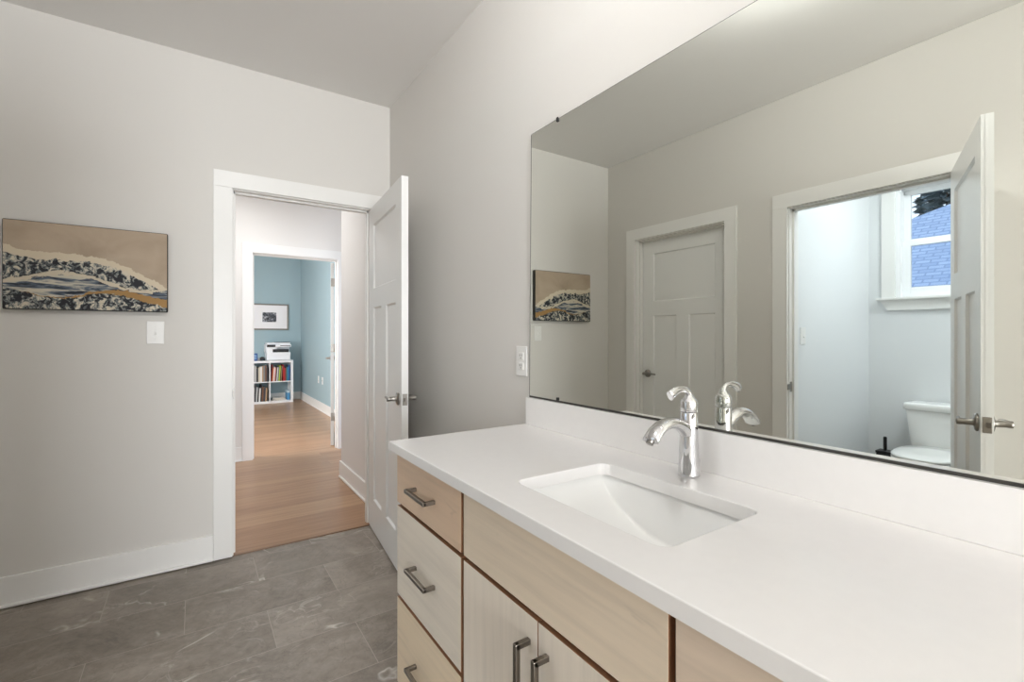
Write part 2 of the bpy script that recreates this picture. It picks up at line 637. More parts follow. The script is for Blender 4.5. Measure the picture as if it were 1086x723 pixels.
# unseen back wall, charcoal to darken chrome reflections, around the added window
boxes('wall_back', [((LW, BK - TH, 0), (-0.85, BK, H)), ((0.55, BK - TH, 0), (W, BK, H)),
                    ((-0.85, BK - TH, 0), (0.55, BK, 0.2)), ((-0.85, BK - TH, 2.0), (0.55, BK, H))],
      M['wall_dark'], 'unseen wall behind the viewer, charcoal to darken chrome reflections', 'wall')
boxes('wall_shade_stub', [((LW, -0.42, 0), (-0.80, -0.30, H))], M['wall_dark'], 'added unseen stub behind the viewer shading the left wall', 'wall')  # unseen stub added to block rear light from the left wall
# water closet walls
VY0, VY1, VZ0, VZ1 = 0.72, 1.40, 1.53, 2.41
boxes('wall_closet_window', [((WX - 0.15, -0.05, 0), (WX, VY0, H)), ((WX - 0.15, VY1, 0), (WX, WY + 0.1, H)),
                             ((WX - 0.15, VY0, 0), (WX, VY1, VZ0)), ((WX - 0.15, VY0, VZ1), (WX, VY1, H))],
      M['wall_white'], 'white wall with the small window behind the toilet', 'wall')
boxes('wall_closet_side', [((WX, WY, 0), (LW - TH, WY + 0.1, H))], M['wall_white'],
      'white wall of the toilet room left of the window', 'wall')
boxes('wall_closet_near', [((WX, -0.05, 0), (LW - TH, 0.05, H))], M['wall_white'],
      'white wall of the toilet room beyond the open door', 'wall')
# hall
QX0, QX1 = 0.468, 1.306     # rough opening of the blue room
boxes('wall_hall_right', [((HX, D + TH, 0), (HX + 0.12, 4.235, H))], M['wall_hall'], 'short pale wall on the hall right side', 'wall')
boxes('wall_hall_far', [((-2.2, HY, 0), (QX0, HY + TH, H)), ((QX1, HY, 0), (3.4, HY + TH, H)), ((QX0, HY, OZ), (QX1, HY + TH, H))],
      M['wall_hall'], 'pale hall wall around the doorway to the blue room', 'wall')
boxes('wall_hall_left', [((-2.3, D + TH, 0), (-2.2, BY + 0.1, H))], M['wall_hall'], 'pale wall at the far left of the hall', 'wall')
boxes('wall_hall_outer', [((3.4, D + TH, 0), (3.5, HY + TH, H))], M['wall_hall'], 'pale wall at the far right of the hall', 'wall')
boxes('wall_blue_back', [((-2.2, BY, 0), (BX + 0.1, BY + 0.1, H))], M['wall_blue'], 'pale blue back wall of the far room', 'wall')
boxes('wall_blue_right', [((BX, HY + TH, 0), (BX + 0.1, BY, H))], M['wall_blue'], 'pale blue right wall of the far room', 'wall')


# casings, jambs
def casing_y(name, y, x0, x1, zt, label, out=-1, w=0.09, t=0.018, jamb=None, stop=None, legs=(True, True)):
    """flat casing on a wall at constant y; jamb opening x0..x1; out = direction the casing stands out"""
    mb = MB()
    r = 0.006
    a, b = sorted((y, y + out * t))
    if legs[0]:
        mb.box((x0 - r - w, a, 0.004), (x0 - r, b, zt + r), 0.0015)
    if legs[1]:
        mb.box((x1 + r, a, 0.004), (x1 + r + w, b, zt + r), 0.0015)
    mb.box((x0 - r - w, a, zt + r), (x1 + r + w, b, zt + r + w), 0.0015)
    return tag(mb.build(name, M['trim']), label, 'door trim', kind='structure')


def jamb_y(name, ya, yb, x0, x1, zt, stop, label, t=0.016):
    mb = MB()
    mb.box((x0 - t, ya, 0.004), (x0, yb, zt + t), 0.001)
    mb.box((x1, ya, 0.004), (x1 + t, yb, zt + t), 0.001)
    mb.box((x0, ya, zt), (x1, yb, zt + t), 0.001)
    s0, s1 = stop
    mb.box((x0, s0, 0.004), (x0 + 0.011, s1, zt), 0.001)
    mb.box((x1 - 0.011, s0, 0.004), (x1, s1, zt), 0.001)
    mb.box((x0, s0, zt - 0.011), (x1, s1, zt), 0.001)
    return tag(mb.build(name, M['trim']), label, 'door jamb', kind='structure')


casing_y('trim_1', D, 0.182, 0.948, 2.046, 'white casing around the open hall doorway')
jamb_y('trim_2', D, D + TH, 0.182, 0.948, 2.046, (D + 0.037, D + 0.072), 'white jamb lining the open hall doorway')
casing_y('trim_3', D + TH, 0.182, 0.948, 2.046, 'white casing on the hall side of the open doorway', out=1, legs=(True, True))
casing_y('trim_4', HY, 0.484, 1.290, 2.046, 'white casing around the doorway into the blue room')
jamb_y('trim_5', HY, HY + TH, 0.484, 1.290, 2.046, (HY + 0.04, HY + 0.074), 'white jamb of the doorway into the blue room')


def casing_x(name, x, y0, y1, zt, label, out=1, w=0.09, t=0.018):
    mb = MB()
    r = 0.006
    mb.box((x, y0 - r - w, 0.0), (x + out * t, y0 - r, zt + r), 0.0015)
    mb.box((x, y1 + r, 0.0), (x + out * t, y1 + r + w, zt + r), 0.0015)
    mb.box((x, y0 - r - w, zt + r), (x + out * t, y1 + r + w, zt + r + w), 0.0015)
    return tag(mb.build(name, M['trim']), label, 'door trim', kind='structure')


def jamb_x(name, xa, xb, y0, y1, zt, stop, label, t=0.016):
    mb = MB()
    mb.box((xa, y0 - t, 0.0), (xb, y0, zt + t), 0.001)
    mb.box((xa, y1, 0.0), (xb, y1 + t, zt + t), 0.001)
    mb.box((xa, y0, zt), (xb, y1, zt + t), 0.001)
    s0, s1 = stop
    mb.box((s0, y0, 0.0), (s1, y0 + 0.011, zt), 0.001)
    mb.box((s0, y1 - 0.011, 0.0), (s1, y1, zt), 0.001)
    mb.box((s0, y0, zt - 0.011), (s1, y1, zt), 0.001)
    return tag(mb.build(name, M['trim']), label, 'door jamb', kind='structure')


casing_x('trim_6', LW, 1.924, 2.727, 2.032, 'white casing around the closed panel door')
jamb_x('trim_7', LW - TH, LW, 1.924, 2.727, 2.032, (LW - 0.07, LW - 0.035), 'white jamb of the closed panel door')
casing_x('trim_8', LW, 0.72, 1.487, 2.032, 'white casing around the toilet room doorway')
jamb_x('trim_9', LW - TH, LW, 0.72, 1.487, 2.032, (LW - 0.075, LW - 0.04), 'white jamb of the toilet room doorway')

BBH, BBT = 0.142, 0.014


def baseboard(name, segs, label):
    """segs: (axis, fixed, a, b, out) runs along axis at the fixed coordinate, standing out by 'out'"""
    mb = MB()
    for ax, f, a, b, out in segs:
        for t, z0, z1, bev in ((BBT, 0.004, BBH, 0.002), (BBT + 0.012, 0.0045, 0.02, 0.005)):
            if ax == 'x':
                mb.box((a, f, z0), (b, f + out * t, z1), bev)
            else:
                mb.box((f, a, z0), (f + out * t, b, z1), bev)
    return tag(mb.build(name, M['trim']), label, 'baseboard', kind='structure')


baseboard('baseboard_end', [('x', D, LW + 0.001, 0.0855, -1)], 'white baseboard on the wall under the canvas')
baseboard('baseboard_mirror', [('y', W, 1.50, D - 0.02, -1)], 'white baseboard behind the open hall door')
baseboard('baseboard_left', [('y', LW, 1.60, 1.82, 1), ('y', LW, 2.83, D - 0.02, 1), ('y', LW, BK + 0.01, 0.62, 1)],
          'white baseboard between the two doors')
baseboard('baseboard_closet', [('x', WY, WX + 0.01, LW - TH - 0.005, -1), ('y', WX, 0.06, WY - 0.02, 1)],
          'white baseboard inside the toilet room')
baseboard('baseboard_hall', [('y', HX, D + TH + 0.0, 4.235, -1), ('x', 4.235, HX - 0.014, HX + 0.12, 1)],
          'white baseboard along the short hall wall')
baseboard('baseboard_far', [('x', HY, -2.19, 0.386, -1), ('x', HY, 1.388, 3.39, -1)], 'white baseboard of the hall far wall')
baseboard('baseboard_blue', [('x', BY, -2.19, BX - 0.002, -1), ('y', BX, HY + TH + 0.01, BY - 0.02, -1)],
          'white baseboard around the blue room')
boxes('trim_10', [((0.182, D - 0.004, 0.0), (0.948, D + 0.012, 0.0055))], M['thresh'],
      'thin wooden strip where tile meets oak floor', 'threshold', bevel=0.002)


# ------------------------------------------------------------------ doors
def door_leaf(name, width, label, height=2.026, th=0.035, kind='structure'):
    """local frame: hinge edge at x=0, leaf runs to x=width, thickness y 0..th, base z=0.
       three recessed flat panels: one wide over two tall."""
    st, tr, brl = 0.115, 0.115, 0.195
    mz0, mz1 = 1.395, 1.512
    c0, c1 = width / 2 - 0.056, width / 2 + 0.056
    mb = MB()
    g = 0.010
    mb.box((0, g, 0), (width, th - g, height))                        # core
    for y0, y1 in ((0, g + 0.001), (th - g - 0.001, th)):
        # framing as one plate with three holes
        bars = [((0, 0), (st, height)), ((width - st, 0), (width, height)), ((st, 0), (width - st, brl)),
                ((st, height - tr), (width - st, height)), ((st, mz0), (width - st, mz1)), ((c0, brl), (c1, mz0))]
        for (a, b), (c, d) in bars:
            mb.box((a, y0, b), (c, y1, d))
        # slanted sticking around every panel
        for (a, b, c, d) in ((st, mz1, width - st, height - tr), (st, brl, c0, mz0), (c1, brl, width - st, mz0)):
            s = 0.008
            yo, yi = (y0, g) if y0 == 0 else (y1, th - g)
            o = [(a, yo, b), (c, yo, b), (c, yo, d), (a, yo, d)]
            i = [(a + s, yi, b + s), (c - s, yi, b + s), (c - s, yi, d - s), (a + s, yi, d - s)]
            for k in range(4):
                l = (k + 1) % 4
                mb.poly([o[k], o[l], i[l], i[k]])
    o = mb.build(name, M['door'])
    tag(o, label, 'door', kind=kind)
    return o


def lever_set(leaf, xk, z, th, toward, sides=(0, 1), face=True):
    """rose and lever on each face of a leaf at local x = xk; lever points along x by sign 'toward'"""
    for s in sides:
        out = -1 if s == 0 else 1
        y = 0.0 if s == 0 else th
        mb = MB()
        mb.lathe([(0.0335, 0.0), (0.0335, out * 0.004), (0.030, out * 0.008), (0.016, out * 0.010), (0.0125, out * 0.014),
                  (0.0115, out * 0.040), (0.0130, out * 0.050), (0.0125, out * 0.058), (0.004, out * 0.060)], 24, (xk, y, z), 'y')
        n = 9
        pts, rad, fl = [], [], []
        for i in range(n):
            t = i / (n - 1)
            pts.append((xk + toward * (-0.006 + 0.115 * t), y + out * (0.050 - 0.010 * t * t), z + 0.004 * math.sin(t * 3.1) - 0.002 * t))
            rad.append(0.0095 - 0.003 * t)
            fl.append((0.75, 1.05))
        mb.tube(pts, rad, 12, flat=fl)
        mb.build('lever_handle', M['nickel'], leaf)


def latch(leaf, width, z, th):
    mb = MB()
    mb.box((width - 0.0005, th / 2 - 0.0125, z - 0.029), (width + 0.0018, th / 2 + 0.0125, z + 0.029), 0.001)
    mb.prism([(width, th / 2 - 0.008, z - 0.009), (width + 0.012, th / 2 - 0.008, z - 0.009), (width, th / 2 + 0.006, z - 0.009)], (0, 0, 0.018))
    mb.build('latch_plate', M['nickel'], leaf)


def hinges(leaf, th, zs, side=0):
    for z in zs:
        mb = MB()
        y = -0.004 if side == 0 else th + 0.004
        mb.lathe([(0.0055, -0.045), (0.0065, -0.044), (0.0065, 0.044), (0.0055, 0.045)], 12, (-0.004, y, z), 'z')
        mb.box((-0.0015, 0.003, z - 0.044), (0.0005, th - 0.003, z + 0.044))
        mb.build('hinge', M['nickel'], leaf)


def place_leaf(o, hx, hy, dx, dy, z=0.012):
    o.location = (hx, hy, z)
    o.rotation_euler = (0, 0, math.atan2(dy, dx))


ZK = 0.908
# door 1: hall door, open into the bathroom along the mirror wall. local +y must point to +x side of world for face 0 = -x side
d1 = door_leaf('door_1', 0.762, 'white three panel door standing open beside the vanity end')
place_leaf(d1, 0.938, 3.037, 0.865 - 0.938, 2.28 - 3.037)
lever_set(d1, 0.762 - 0.06, ZK - 0.012, 0.035, -1)
latch(d1, 0.762, ZK - 0.012, 0.035)
hinges(d1, 0.035, (0.25, 1.02, 1.80), side=1)

# door 2: closed door opposite the mirror; leaf sits back in its jamb
d2 = door_leaf('door_2', 0.797, 'white three panel door standing closed opposite the mirror')
place_leaf(d2, LW - 0.072, 1.927, 0, 1, 0.004)
lever_set(d2, 0.797 - 0.06, ZK, 0.035, -1, sides=(0,))

# door 3: water closet door, open into the bathroom
d3 = door_leaf('door_3', 0.762, 'white three panel door standing open before the toilet room')
ang = math.atan2(0.4696 - 0.716, -0.233 + 0.945)
d3.location = (-0.949, 0.719, 0.010)
d3.rotation_euler = (0, 0, ang)
d3.data.transform(Matrix.Translation((0, -0.035, 0)))
lever_set(d3, 0.762 - 0.06, ZK - 0.01, 0.035, -1)
latch(d3, 0.762, ZK - 0.01, 0.035)
hinges(d3, 0.035, (0.25, 1.02, 1.80), side=0)
for ch in d3.children:
    ch.location = (0, -0.035, 0)

# door 4: blue room door, open and seen almost edge on
d4 = door_leaf('door_4', 0.77, 'white door seen edge on in the blue room doorway')
d4.location = (1.256, HY + TH + 0.055, 0.012)
d4.rotation_euler = (0, 0, math.atan2(1.0426, 0.2425))
d4.data.transform(Matrix.Translation((0, -0.035, 0)))
lever_set(d4, 0.77 - 0.06, ZK + 0.03, 0.035, -1)
hinges(d4, 0.035, (0.315, 1.08, 1.81), side=0)
for ch in d4.children:
    ch.location = (0, -0.035, 0)

# strike plates on the jambs
tag(MB().box((0.1818, D + 0.008, ZK - 0.032), (0.1835, D + 0.034, ZK + 0.032), 0.0008)
    .box((0.179, D - 0.021, ZK - 0.018), (0.1835, D + 0.010, ZK + 0.018), 0.0008).build('strike_plate', M['nickel']),
    'small metal strike plate on the hall doorway jamb', 'strike plate')
tag(MB().box((LW - 0.034, 1.4853, ZK - 0.032), (LW - 0.006, 1.4873, ZK + 0.032), 0.0008)
    .box((LW - 0.010, 1.4853, ZK - 0.018), (LW + 0.0215, 1.4895, ZK + 0.018), 0.0008).build('strike_plate', M['nickel']),
    'small metal strike plate on the toilet room jamb', 'strike plate')


# ------------------------------------------------------------------ window of the toilet room
win = empty('window_1', (WX - 0.15, (VY0 + VY1) / 2, VZ0))
tag(win, 'white double hung window above the toilet', 'window', kind='structure')
hw, hh = (VY1 - VY0) / 2, VZ1 - VZ0
fr = MB()
for y in (-hw, hw - 0.03):                     # jamb liners, full wall depth
    fr.box((0.0, y, 0.0), (0.15, y + 0.03 if y < 0 else y + 0.03, hh), 0.001)
fr.box((0.0, -hw + 0.03, hh - 0.03), (0.15, hw - 0.03, hh), 0.001)
fr.box((0.0, -hw + 0.03, 0.0), (0.12, hw - 0.03, 0.03), 0.001)
fr.build('window_frame', M['vinyl'], win)
cs = MB()
cs.box((0.15, hw, 0.0), (0.168, hw + 0.09, hh), 0.0015)
cs.box((0.15, -hw - 0.09, 0.0), (0.168, -hw, hh), 0.0015)
cs.box((0.15, -hw - 0.09, hh), (0.168, hw + 0.09, hh + 0.09), 0.0015)
cs.build('window_casing', M['trim'], win)
ss = MB()
ss.box((0.12, -hw - 0.125, -0.018), (0.20, hw + 0.118, 0.002), 0.003)
ss.prism([(0.152, -hw - 0.10, -0.018), (0.152, hw + 0.10, -0.018), (0.152, hw + 0.045, -0.098), (0.152, -hw - 0.045, -0.098)], (0.018, 0, 0))
ss.build('window_sill', M['trim'], win)
mid = 0.43


def sash(z0, z1, x, st):
    mb = MB()
    y0, y1 = -hw + 0.03, hw - 0.03
    mb.box((x, y0, z0), (x + 0.03, y0 + st, z1), 0.002)
    mb.box((x, y1 - st, z0), (x + 0.03, y1, z1), 0.002)
    mb.box((x, y0 + st, z0), (x + 0.03, y1 - st, z0 + st), 0.002)
    mb.box((x, y0 + st, z1 - st), (x + 0.03, y1 - st, z1), 0.002)
    s = mb.build('sash', M['vinyl'], win)
    p = MB().box((x + 0.012, y0 + st - 0.004, z0 + st - 0.004), (x + 0.016, y1 - st + 0.004, z1 - st + 0.004))
    p.build('pane', M['glass'], s)


sash(mid - 0.02, hh - 0.03, 0.035, 0.04)
sash(0.03, mid + 0.025, 0.072, 0.05)

# unseen window behind the viewer, added to light the room
w2 = empty('added_window', (-0.15, BK - TH, 0.2))
tag(w2, 'added unseen window behind the viewer lighting the bathroom', 'window', kind='structure')
f2 = MB()
for x0, x1 in ((-0.7, -0.65), (0.65, 0.7), (-0.02, 0.02)):
    f2.box((x0, 0.0, 0.0), (x1, 0.08, 1.8), 0.002)
for z0, z1 in ((0, 0.05), (1.75, 1.8)):
    f2.box((-0.7, 0.0, z0), (0.7, 0.08, z1), 0.002)
f2.build('window_frame', M['vinyl'], w2)
MB().box((-0.66, 0.03, 0.04), (0.66, 0.034, 1.76)).build('pane', M['glass'], w2)

# ------------------------------------------------------------------ vanity
VL, VR = 1.473, -0.020          # left and right ends (y)
FX = 0.545                      # face of the fronts
van = empty('vanity', (0.81, (VL + VR) / 2, 0.0))
tag(van, 'pale maple bathroom vanity under the white counter', 'vanity')
vx, vy = van.location.x, van.location.y
cb = MB()
# hollow carcass: sides, bottom, back, face frame rails and stiles
cb.box((0.566 - vx, VL - 0.019 - vy, 0.0), (W - 0.002 - vx, VL - vy, 0.861), 0.001)
cb.box((0.566 - vx, VR - vy, 0.0), (W - 0.002 - vx, VR + 0.019 - vy, 0.861), 0.001)
cb.box((0.566 - vx, VR + 0.019 - vy, 0.10), (W - 0.002 - vx, VL - 0.019 - vy, 0.118))
cb.box((1.06 - vx, VR + 0.019 - vy, 0.118), (W - 0.002 - vx, VL - 0.019 - vy, 0.861))
cb.box((0.625 - vx, VR + 0.019 - vy, 0.0), (0.64 - vx, VL - 0.019 - vy, 0.10))
for z0, z1 in ((0.842, 0.861), (0.672, 0.710), (0.10, 0.13)):
    cb.box((0.566 - vx, VR + 0.019 - vy, z0), (0.585 - vx, VL - 0.019 - vy, z1))
for y in (1.027, 0.415):
    cb.box((0.566 - vx, y - 0.024 - vy, 0.10), (0.585 - vx, y + 0.024 - vy, 0.861))
for y0, y1 in ((1.05, VL - 0.019), (VR + 0.019, 0.392)):
    cb.box((0.566 - vx, y0 - vy, 0.375), (0.585 - vx, y1 - vy, 0.415))
cb.build('carcass', M['carcass'], van)
# maple end panel on the left side
MB().box((0.560 - vx, VL - 0.0 - vy, 0.0), (W - 0.002 - vx, VL + 0.004 - vy, 0.861), 0.001).build('end_panel', maple_material('maple_end', 'z', (200, 184, 160), 9.3), van)

ZR = [(0.697, 0.856), (0.402, 0.685), (0.115, 0.390)]


def bar_pull(parent, c, along, length=0.14):
    """square bar pull; c = centre on the front's face (local), standing out to -x"""
    mb = MB()
    r = 0.0055
    x, y, z = c
    h = length / 2
    if along == 'y':
        mb.box((x - 0.036, y - h, z - r), (x - 0.025, y + h, z + r), 0.0015)
        for s in (-1, 1):
            yy = y + s * (h - r)
            mb.box((x - 0.034, yy - r, z - r), (x + 0.0, yy + r, z + r), 0.0012)
    else:
        mb.box((x - 0.036, y - r, z - h), (x - 0.025, y + r, z + h), 0.0015)
        for s in (-1, 1):
            zz = z + s * (h - r)
            mb.box((x - 0.034, y - r, zz - r), (x + 0.0, y + r, zz + r), 0.0012)
    return mb.build('bar_pull', M['pull'], parent)


def front(name, y0, y1, z0, z1, m, pull=None):
    o = MB().box((FX - vx, y0 - vy, z0), (FX + 0.0205 - vx, y1 - vy, z1), 0.0008).build(name, m, van)
    o.data.materials.append(M['edgeband'])
    for p in o.data.polygons:                       # brown edge banding on the four narrow sides
        if p.normal.x > -0.5:
            p.material_index = 1
    if pull == 'h':
        bar_pull(o, (FX - vx, (y0 + y1) / 2 - vy, (z0 + z1) / 2), 'y')
    elif pull:
        bar_pull(o, (FX - vx, pull - vy, z1 - 0.045 - 0.07), 'z')
    return o


tints = [(220, 193, 166), (230, 220, 205), (230, 211, 183)]
for k, (z0, z1) in enumerate(ZR):
    front('drawer', 1.034, VL, z0, z1, maple_material('maple_drawer', 'y', tints[k], 1.3 + k), 'h')
    front('drawer', VR, 0.409, z0, z1, maple_material('maple_drawer', 'y', (222, 204, 184), 5.3 + k), 'h')
front('false_front', 0.421, 1.020, ZR[0][0], ZR[0][1], maple_material('maple_panel', 'y', (228, 212, 190), 3.7))
front('door', 0.7215, 1.020, 0.115, 0.685, maple_material('maple_door', 'z', (230, 219, 204), 7.1), 0.748)
front('door', 0.421, 0.7185, 0.115, 0.685, maple_material('maple_door', 'z', (227, 216, 201), 8.4), 0.690)

# ------------------------------------------------------------------ countertop with sink cutout
SX0, SX1, SY0, SY1 = 0.622, 0.912, 0.487, 0.912
CT, CB = 0.892, 0.862
ct = empty('countertop', (0.79, 0.725, CB))
tag(ct, 'white quartz countertop with a rectangular sink cutout', 'countertop')


def rrect(x0, x1, y0, y1, r, z, n=6):
    pts = []
    for cx, cy, a0 in ((x1 - r, y1 - r, 0), (x0 + r, y1 - r, 90), (x0 + r, y0 + r, 180), (x1 - r, y0 + r, 270)):
        for k in range(n + 1):
            a = math.radians(a0 + 90 * k / n)
            pts.append((cx + r * math.cos(a), cy + r * math.sin(a), z))
    return pts


def slab_with_hole(outer, hole, z0, z1, ox, oy, oz):
    bm = bmesh.new()
    x0, x1, y0, y1 = outer
    e = 0.002
    rings = []
    for ins, z in ((0, z0 + e), (0, z1 - e), (e * 0.3, z1 - e * 0.3), (e, z1)):
        rings.append([bm.verts.new((p[0] - ox, p[1] - oy, z - oz)) for p in
                      ((x1 - ins, y1 - ins, 0), (x0 + ins, y1 - ins, 0), (x0 + ins, y0 + ins, 0), (x1 - ins, y0 + ins, 0))])
    for i in range(len(rings) - 1):
        for j in range(4):
            bm.faces.new((rings[i][j], rings[i][(j + 1) % 4], rings[i + 1][(j + 1) % 4], rings[i + 1][j]))
    hr = []
    for ins, z in ((-e, z1), (-e * 0.3, z1 - e * 0.3), (0, z1 - e), (0, z0)):
        hr.append([bm.verts.new((p[0] - ox, p[1] - oy, z - oz)) for p in
                   rrect(hole[0] + ins, hole[1] - ins, hole[2] + ins, hole[3] - ins, 0.028, z)])
    n = len(hr[0])
    for i in range(len(hr) - 1):
        for j in range(n):
            f = bm.faces.new((hr[i][j], hr[i][(j + 1) % n], hr[i + 1][(j + 1) % n], hr[i + 1][j]))
    # top and bottom faces: fan between the four corners and the hole ring
    q = n // 4
    for O, Hh in ((rings[-1], hr[0]), (rings[0], hr[-1])):
        for c in range(4):
            seg = [Hh[(c * q + k) % n] for k in range(q)]
            for k in range(q - 1):
                bm.faces.new((O[c], seg[k], seg[k + 1]))
            bm.faces.new((O[c], seg[-1], Hh[((c + 1) * q) % n], O[(c + 1) % 4]))
    bmesh.ops.recalc_face_normals(bm, faces=list(bm.faces))
    mb = MB()
    mb._merge(bm)
    return mb


slab_with_hole((0.521, W - 0.001, -0.035, 1.484), (SX0, SX1, SY0, SY1), CB, CT, 0.79, 0.725, CB).build('slab', M['quartz'], ct)
MB().box((1.059 - 0.79, -0.035 - 0.725, CT - CB), (W - 0.001 - 0.79, 1.478 - 0.725, 0.995 - CB), 0.0015).build('backsplash', M['quartz'], ct)

# ------------------------------------------------------------------ undermount sink: curved trough between upright front and back walls
sk = empty('sink', ((SX0 + SX1) / 2, (SY0 + SY1) / 2, 0.715))
tag(sk, 'white undermount sink set into the counter', 'sink')
sx, sy, szz = sk.location


def basin():
    mb = MB()
    bm = bmesh.new()
    hx, hy = (SX1 - SX0) / 2 + 0.004, (SY1 - SY0) / 2 + 0.004
    top = CB - szz
    dep = 0.118
    NY, NX = 40, 24
    grid = []
    for j in range(NY + 1):
        s = -1 + 2 * j / NY
        s = math.sin(s * math.pi / 2)                       # more points near the rim
        yl = s * hy
        row = []
        zb = dep * (max(0.0, 1 - abs(s) ** 1.65)) ** (1 / 1.65)
        for i in range(NX + 1):
            # cross-section along x: upright walls with filleted bottom edge
            t = -1 + 2 * i / NX
            k = (1 - abs(t) ** 14) ** (1 / 5.0)
            fr_ = math.sin(t * math.pi / 2)
            fx = math.copysign(abs(fr_) ** 0.5 if abs(fr_) > 0 else 0, fr_)
            taper = 0.97
            xl = fx * hx * (1 - 0.05 * k)
            row.append(bm.verts.new((xl, yl * (1 - 0.0 * k), top - zb * k)))
        grid.append(row)
    for j in range(NY):
        for i in range(NX):
            f = bm.faces.new((grid[j][i], grid[j][i + 1], grid[j + 1][i + 1], grid[j + 1][i]))
            f.smooth = True
    # flat flange glued under the counter
    fl = [bm.verts.new(p) for p in ((-hx - 0.02, -hy - 0.02, top), (hx + 0.02, -hy - 0.02, top), (hx + 0.02, hy + 0.02, top), (-hx - 0.02, hy + 0.02, top))]
    bot = [grid[0][i] for i in range(NX + 1)]
    rgt = [grid[j][NX] for j in range(NY + 1)]
    topv = [grid[NY][i] for i in range(NX, -1, -1)]
    lft = [grid[j][0] for j in range(NY, -1, -1)]
    for a, b, run in ((fl[0], fl[1], bot), (fl[1], fl[2], rgt), (fl[2], fl[3], topv), (fl[3], fl[0], lft)):
        h = len(run) // 2
        for k in range(len(run) - 1):
            if (run[k].co - run[k + 1].co).length < 1e-7:
                continue
            try:
                bm.faces.new((a if k < h else b, run[k + 1], run[k]))
            except ValueError:
                pass
        try:
            bm.faces.new((a, b, run[h]))
        except ValueError:
            pass
    bmesh.ops.remove_doubles(bm, verts=list(bm.verts), dist=1e-5)
    bmesh.ops.recalc_face_normals(bm, faces=list(bm.faces))
    mb._merge(bm)
    o = mb.build('basin', M['porcelain'], sk)
    so = o.modifiers.new('wall', 'SOLIDIFY')
    so.thickness = 0.008
    so.offset = -1
    return o


basin()
MB().lathe([(0.006, 0.002), (0.030, 0.002), (0.031, -0.001), (0.022, -0.004), (0.020, -0.030)], 24, (0.0, 0.0, CB - szz - 0.114), 'z').build('drain', M['chrome'], sk)

# ------------------------------------------------------------------ faucet
fc = empty('faucet', (1.000, 0.712, CT))
tag(fc, 'polished chrome single lever faucet behind the sink', 'faucet')
MB().lathe([(0.0255, 0.0), (0.0260, 0.002), (0.0255, 0.006), (0.0240, 0.030), (0.0222, 0.075), (0.0208, 0.115), (0.0202, 0.1535), (0.0196, 0.1545)], 32).build('body', M['chrome'], fc)


def bez(p0, p1, p2, p3, n):
    out = []
    for i in range(n + 1):
        t = i / n
        out.append(tuple((1 - t) ** 3 * a + 3 * (1 - t) ** 2 * t * b + 3 * (1 - t) * t * t * c + t ** 3 * d for a, b, c, d in zip(p0, p1, p2, p3)))
    return out


sp = bez((0.000, 0, 0.096), (-0.036, 0, 0.143), (-0.106, 0, 0.150), (-0.141, 0, 0.100), 22)
n = len(sp)
MB().tube(sp, [0.0180 - 0.0030 * (i / (n - 1)) for i in range(n)], 20,
          flat=[(1.0 + 0.48 * (i / (n - 1)) ** 1.5, 0.92 - 0.22 * (i / (n - 1))) for i in range(n)]).build('spout', M['chrome'], fc)
MB().lathe([(0.0060, -0.006), (0.0085, -0.006), (0.0085, 0.004), (0.006, 0.005)], 20, xf=Matrix.Translation((-0.1415, 0, 0.0995)) @ Matrix.Rotation(math.radians(40), 4, 'Y')).build('aerator', M['nickel'], fc)
hb = MB()
hb.lathe([(0.0196, 0.1555), (0.0204, 0.158), (0.0205, 0.174), (0.0198, 0.181), (0.0168, 0.186), (0.0126, 0.189), (0.0106, 0.194), (0.005, 0.200)], 32)
lv = bez((0.004, 0, 0.186), (0.004, 0, 0.212), (-0.034, 0, 0.222), (-0.073, 0, 0.198), 18)
n = len(lv)
hb.tube(lv, [0.0098 - 0.0032 * math.sin(math.pi * min(1, i / (n - 1) * 1.1)) - 0.0018 * (i / (n - 1)) for i in range(n)], 16,
        flat=[(1.0 + 0.5 * (i / (n - 1)), 1.0 - 0.12 * (i / (n - 1))) for i in range(n)])
hb.build('handle', M['chrome'], fc)
MB().tube([(0.010, 0, 0.030), (0.034, 0, 0.030)], 0.0028, 10).lathe([(0.003, 0), (0.0062, 0.001), (0.0062, 0.009), (0.003, 0.010)], 16, (0.034, 0, 0.0255)).build('drain_lift', M['chrome'], fc)

# ------------------------------------------------------------------ mirror
mr = empty('mirror', (W, 0.72, 0.995))
tag(mr, 'large frameless mirror above the white backsplash', 'mirror')
g = MB()
yl0, yl1, yr = 1.4690 - 0.72, 1.4570 - 0.72, -0.03 - 0.72
zt = 2.002 - 0.995
th = 0.006
pts = [(-0.0005, yl0, 0.006), (-0.0005, yr, 0.006), (-0.0005, yr, zt), (-0.0005, yl1, zt)]
g.prism(pts, (-th, 0, 0))
g.build('mirror_glass', M['mirror'], mr)
e = MB()
e.prism([(-0.0003, yl0 + 0.0025, 0.0005), (-0.0003, yl0, 0.0005), (-0.0003, yl1, zt), (-0.0003, yl1 + 0.0025, zt)], (-th - 0.0004, 0, 0))
e.prism([(-0.0003, yl0, 0.0005), (-0.0003, yr, 0.0005), (-0.0003, yr, 0.0065), (-0.0003, yl0, 0.0065)], (-th - 0.0022, 0, 0))
e.prism([(-0.0003, yl1, zt), (-0.0003, yr, zt), (-0.0003, yr, zt + 0.0016), (-0.0003, yl1, zt + 0.0016)], (-th - 0.0002, 0, 0))
e.build('mirror_edge', M['darkedge'], mr)
for z0, z1 in ((0.0065, 0.017), (zt - 0.009, zt + 0.006)):
    MB().box((-0.0105, 1.300 - 0.72 - 0.005, z0), (-0.0061, 1.300 - 0.72 + 0.005, z1), 0.001).build('mirror_clip', M['black'], mr)

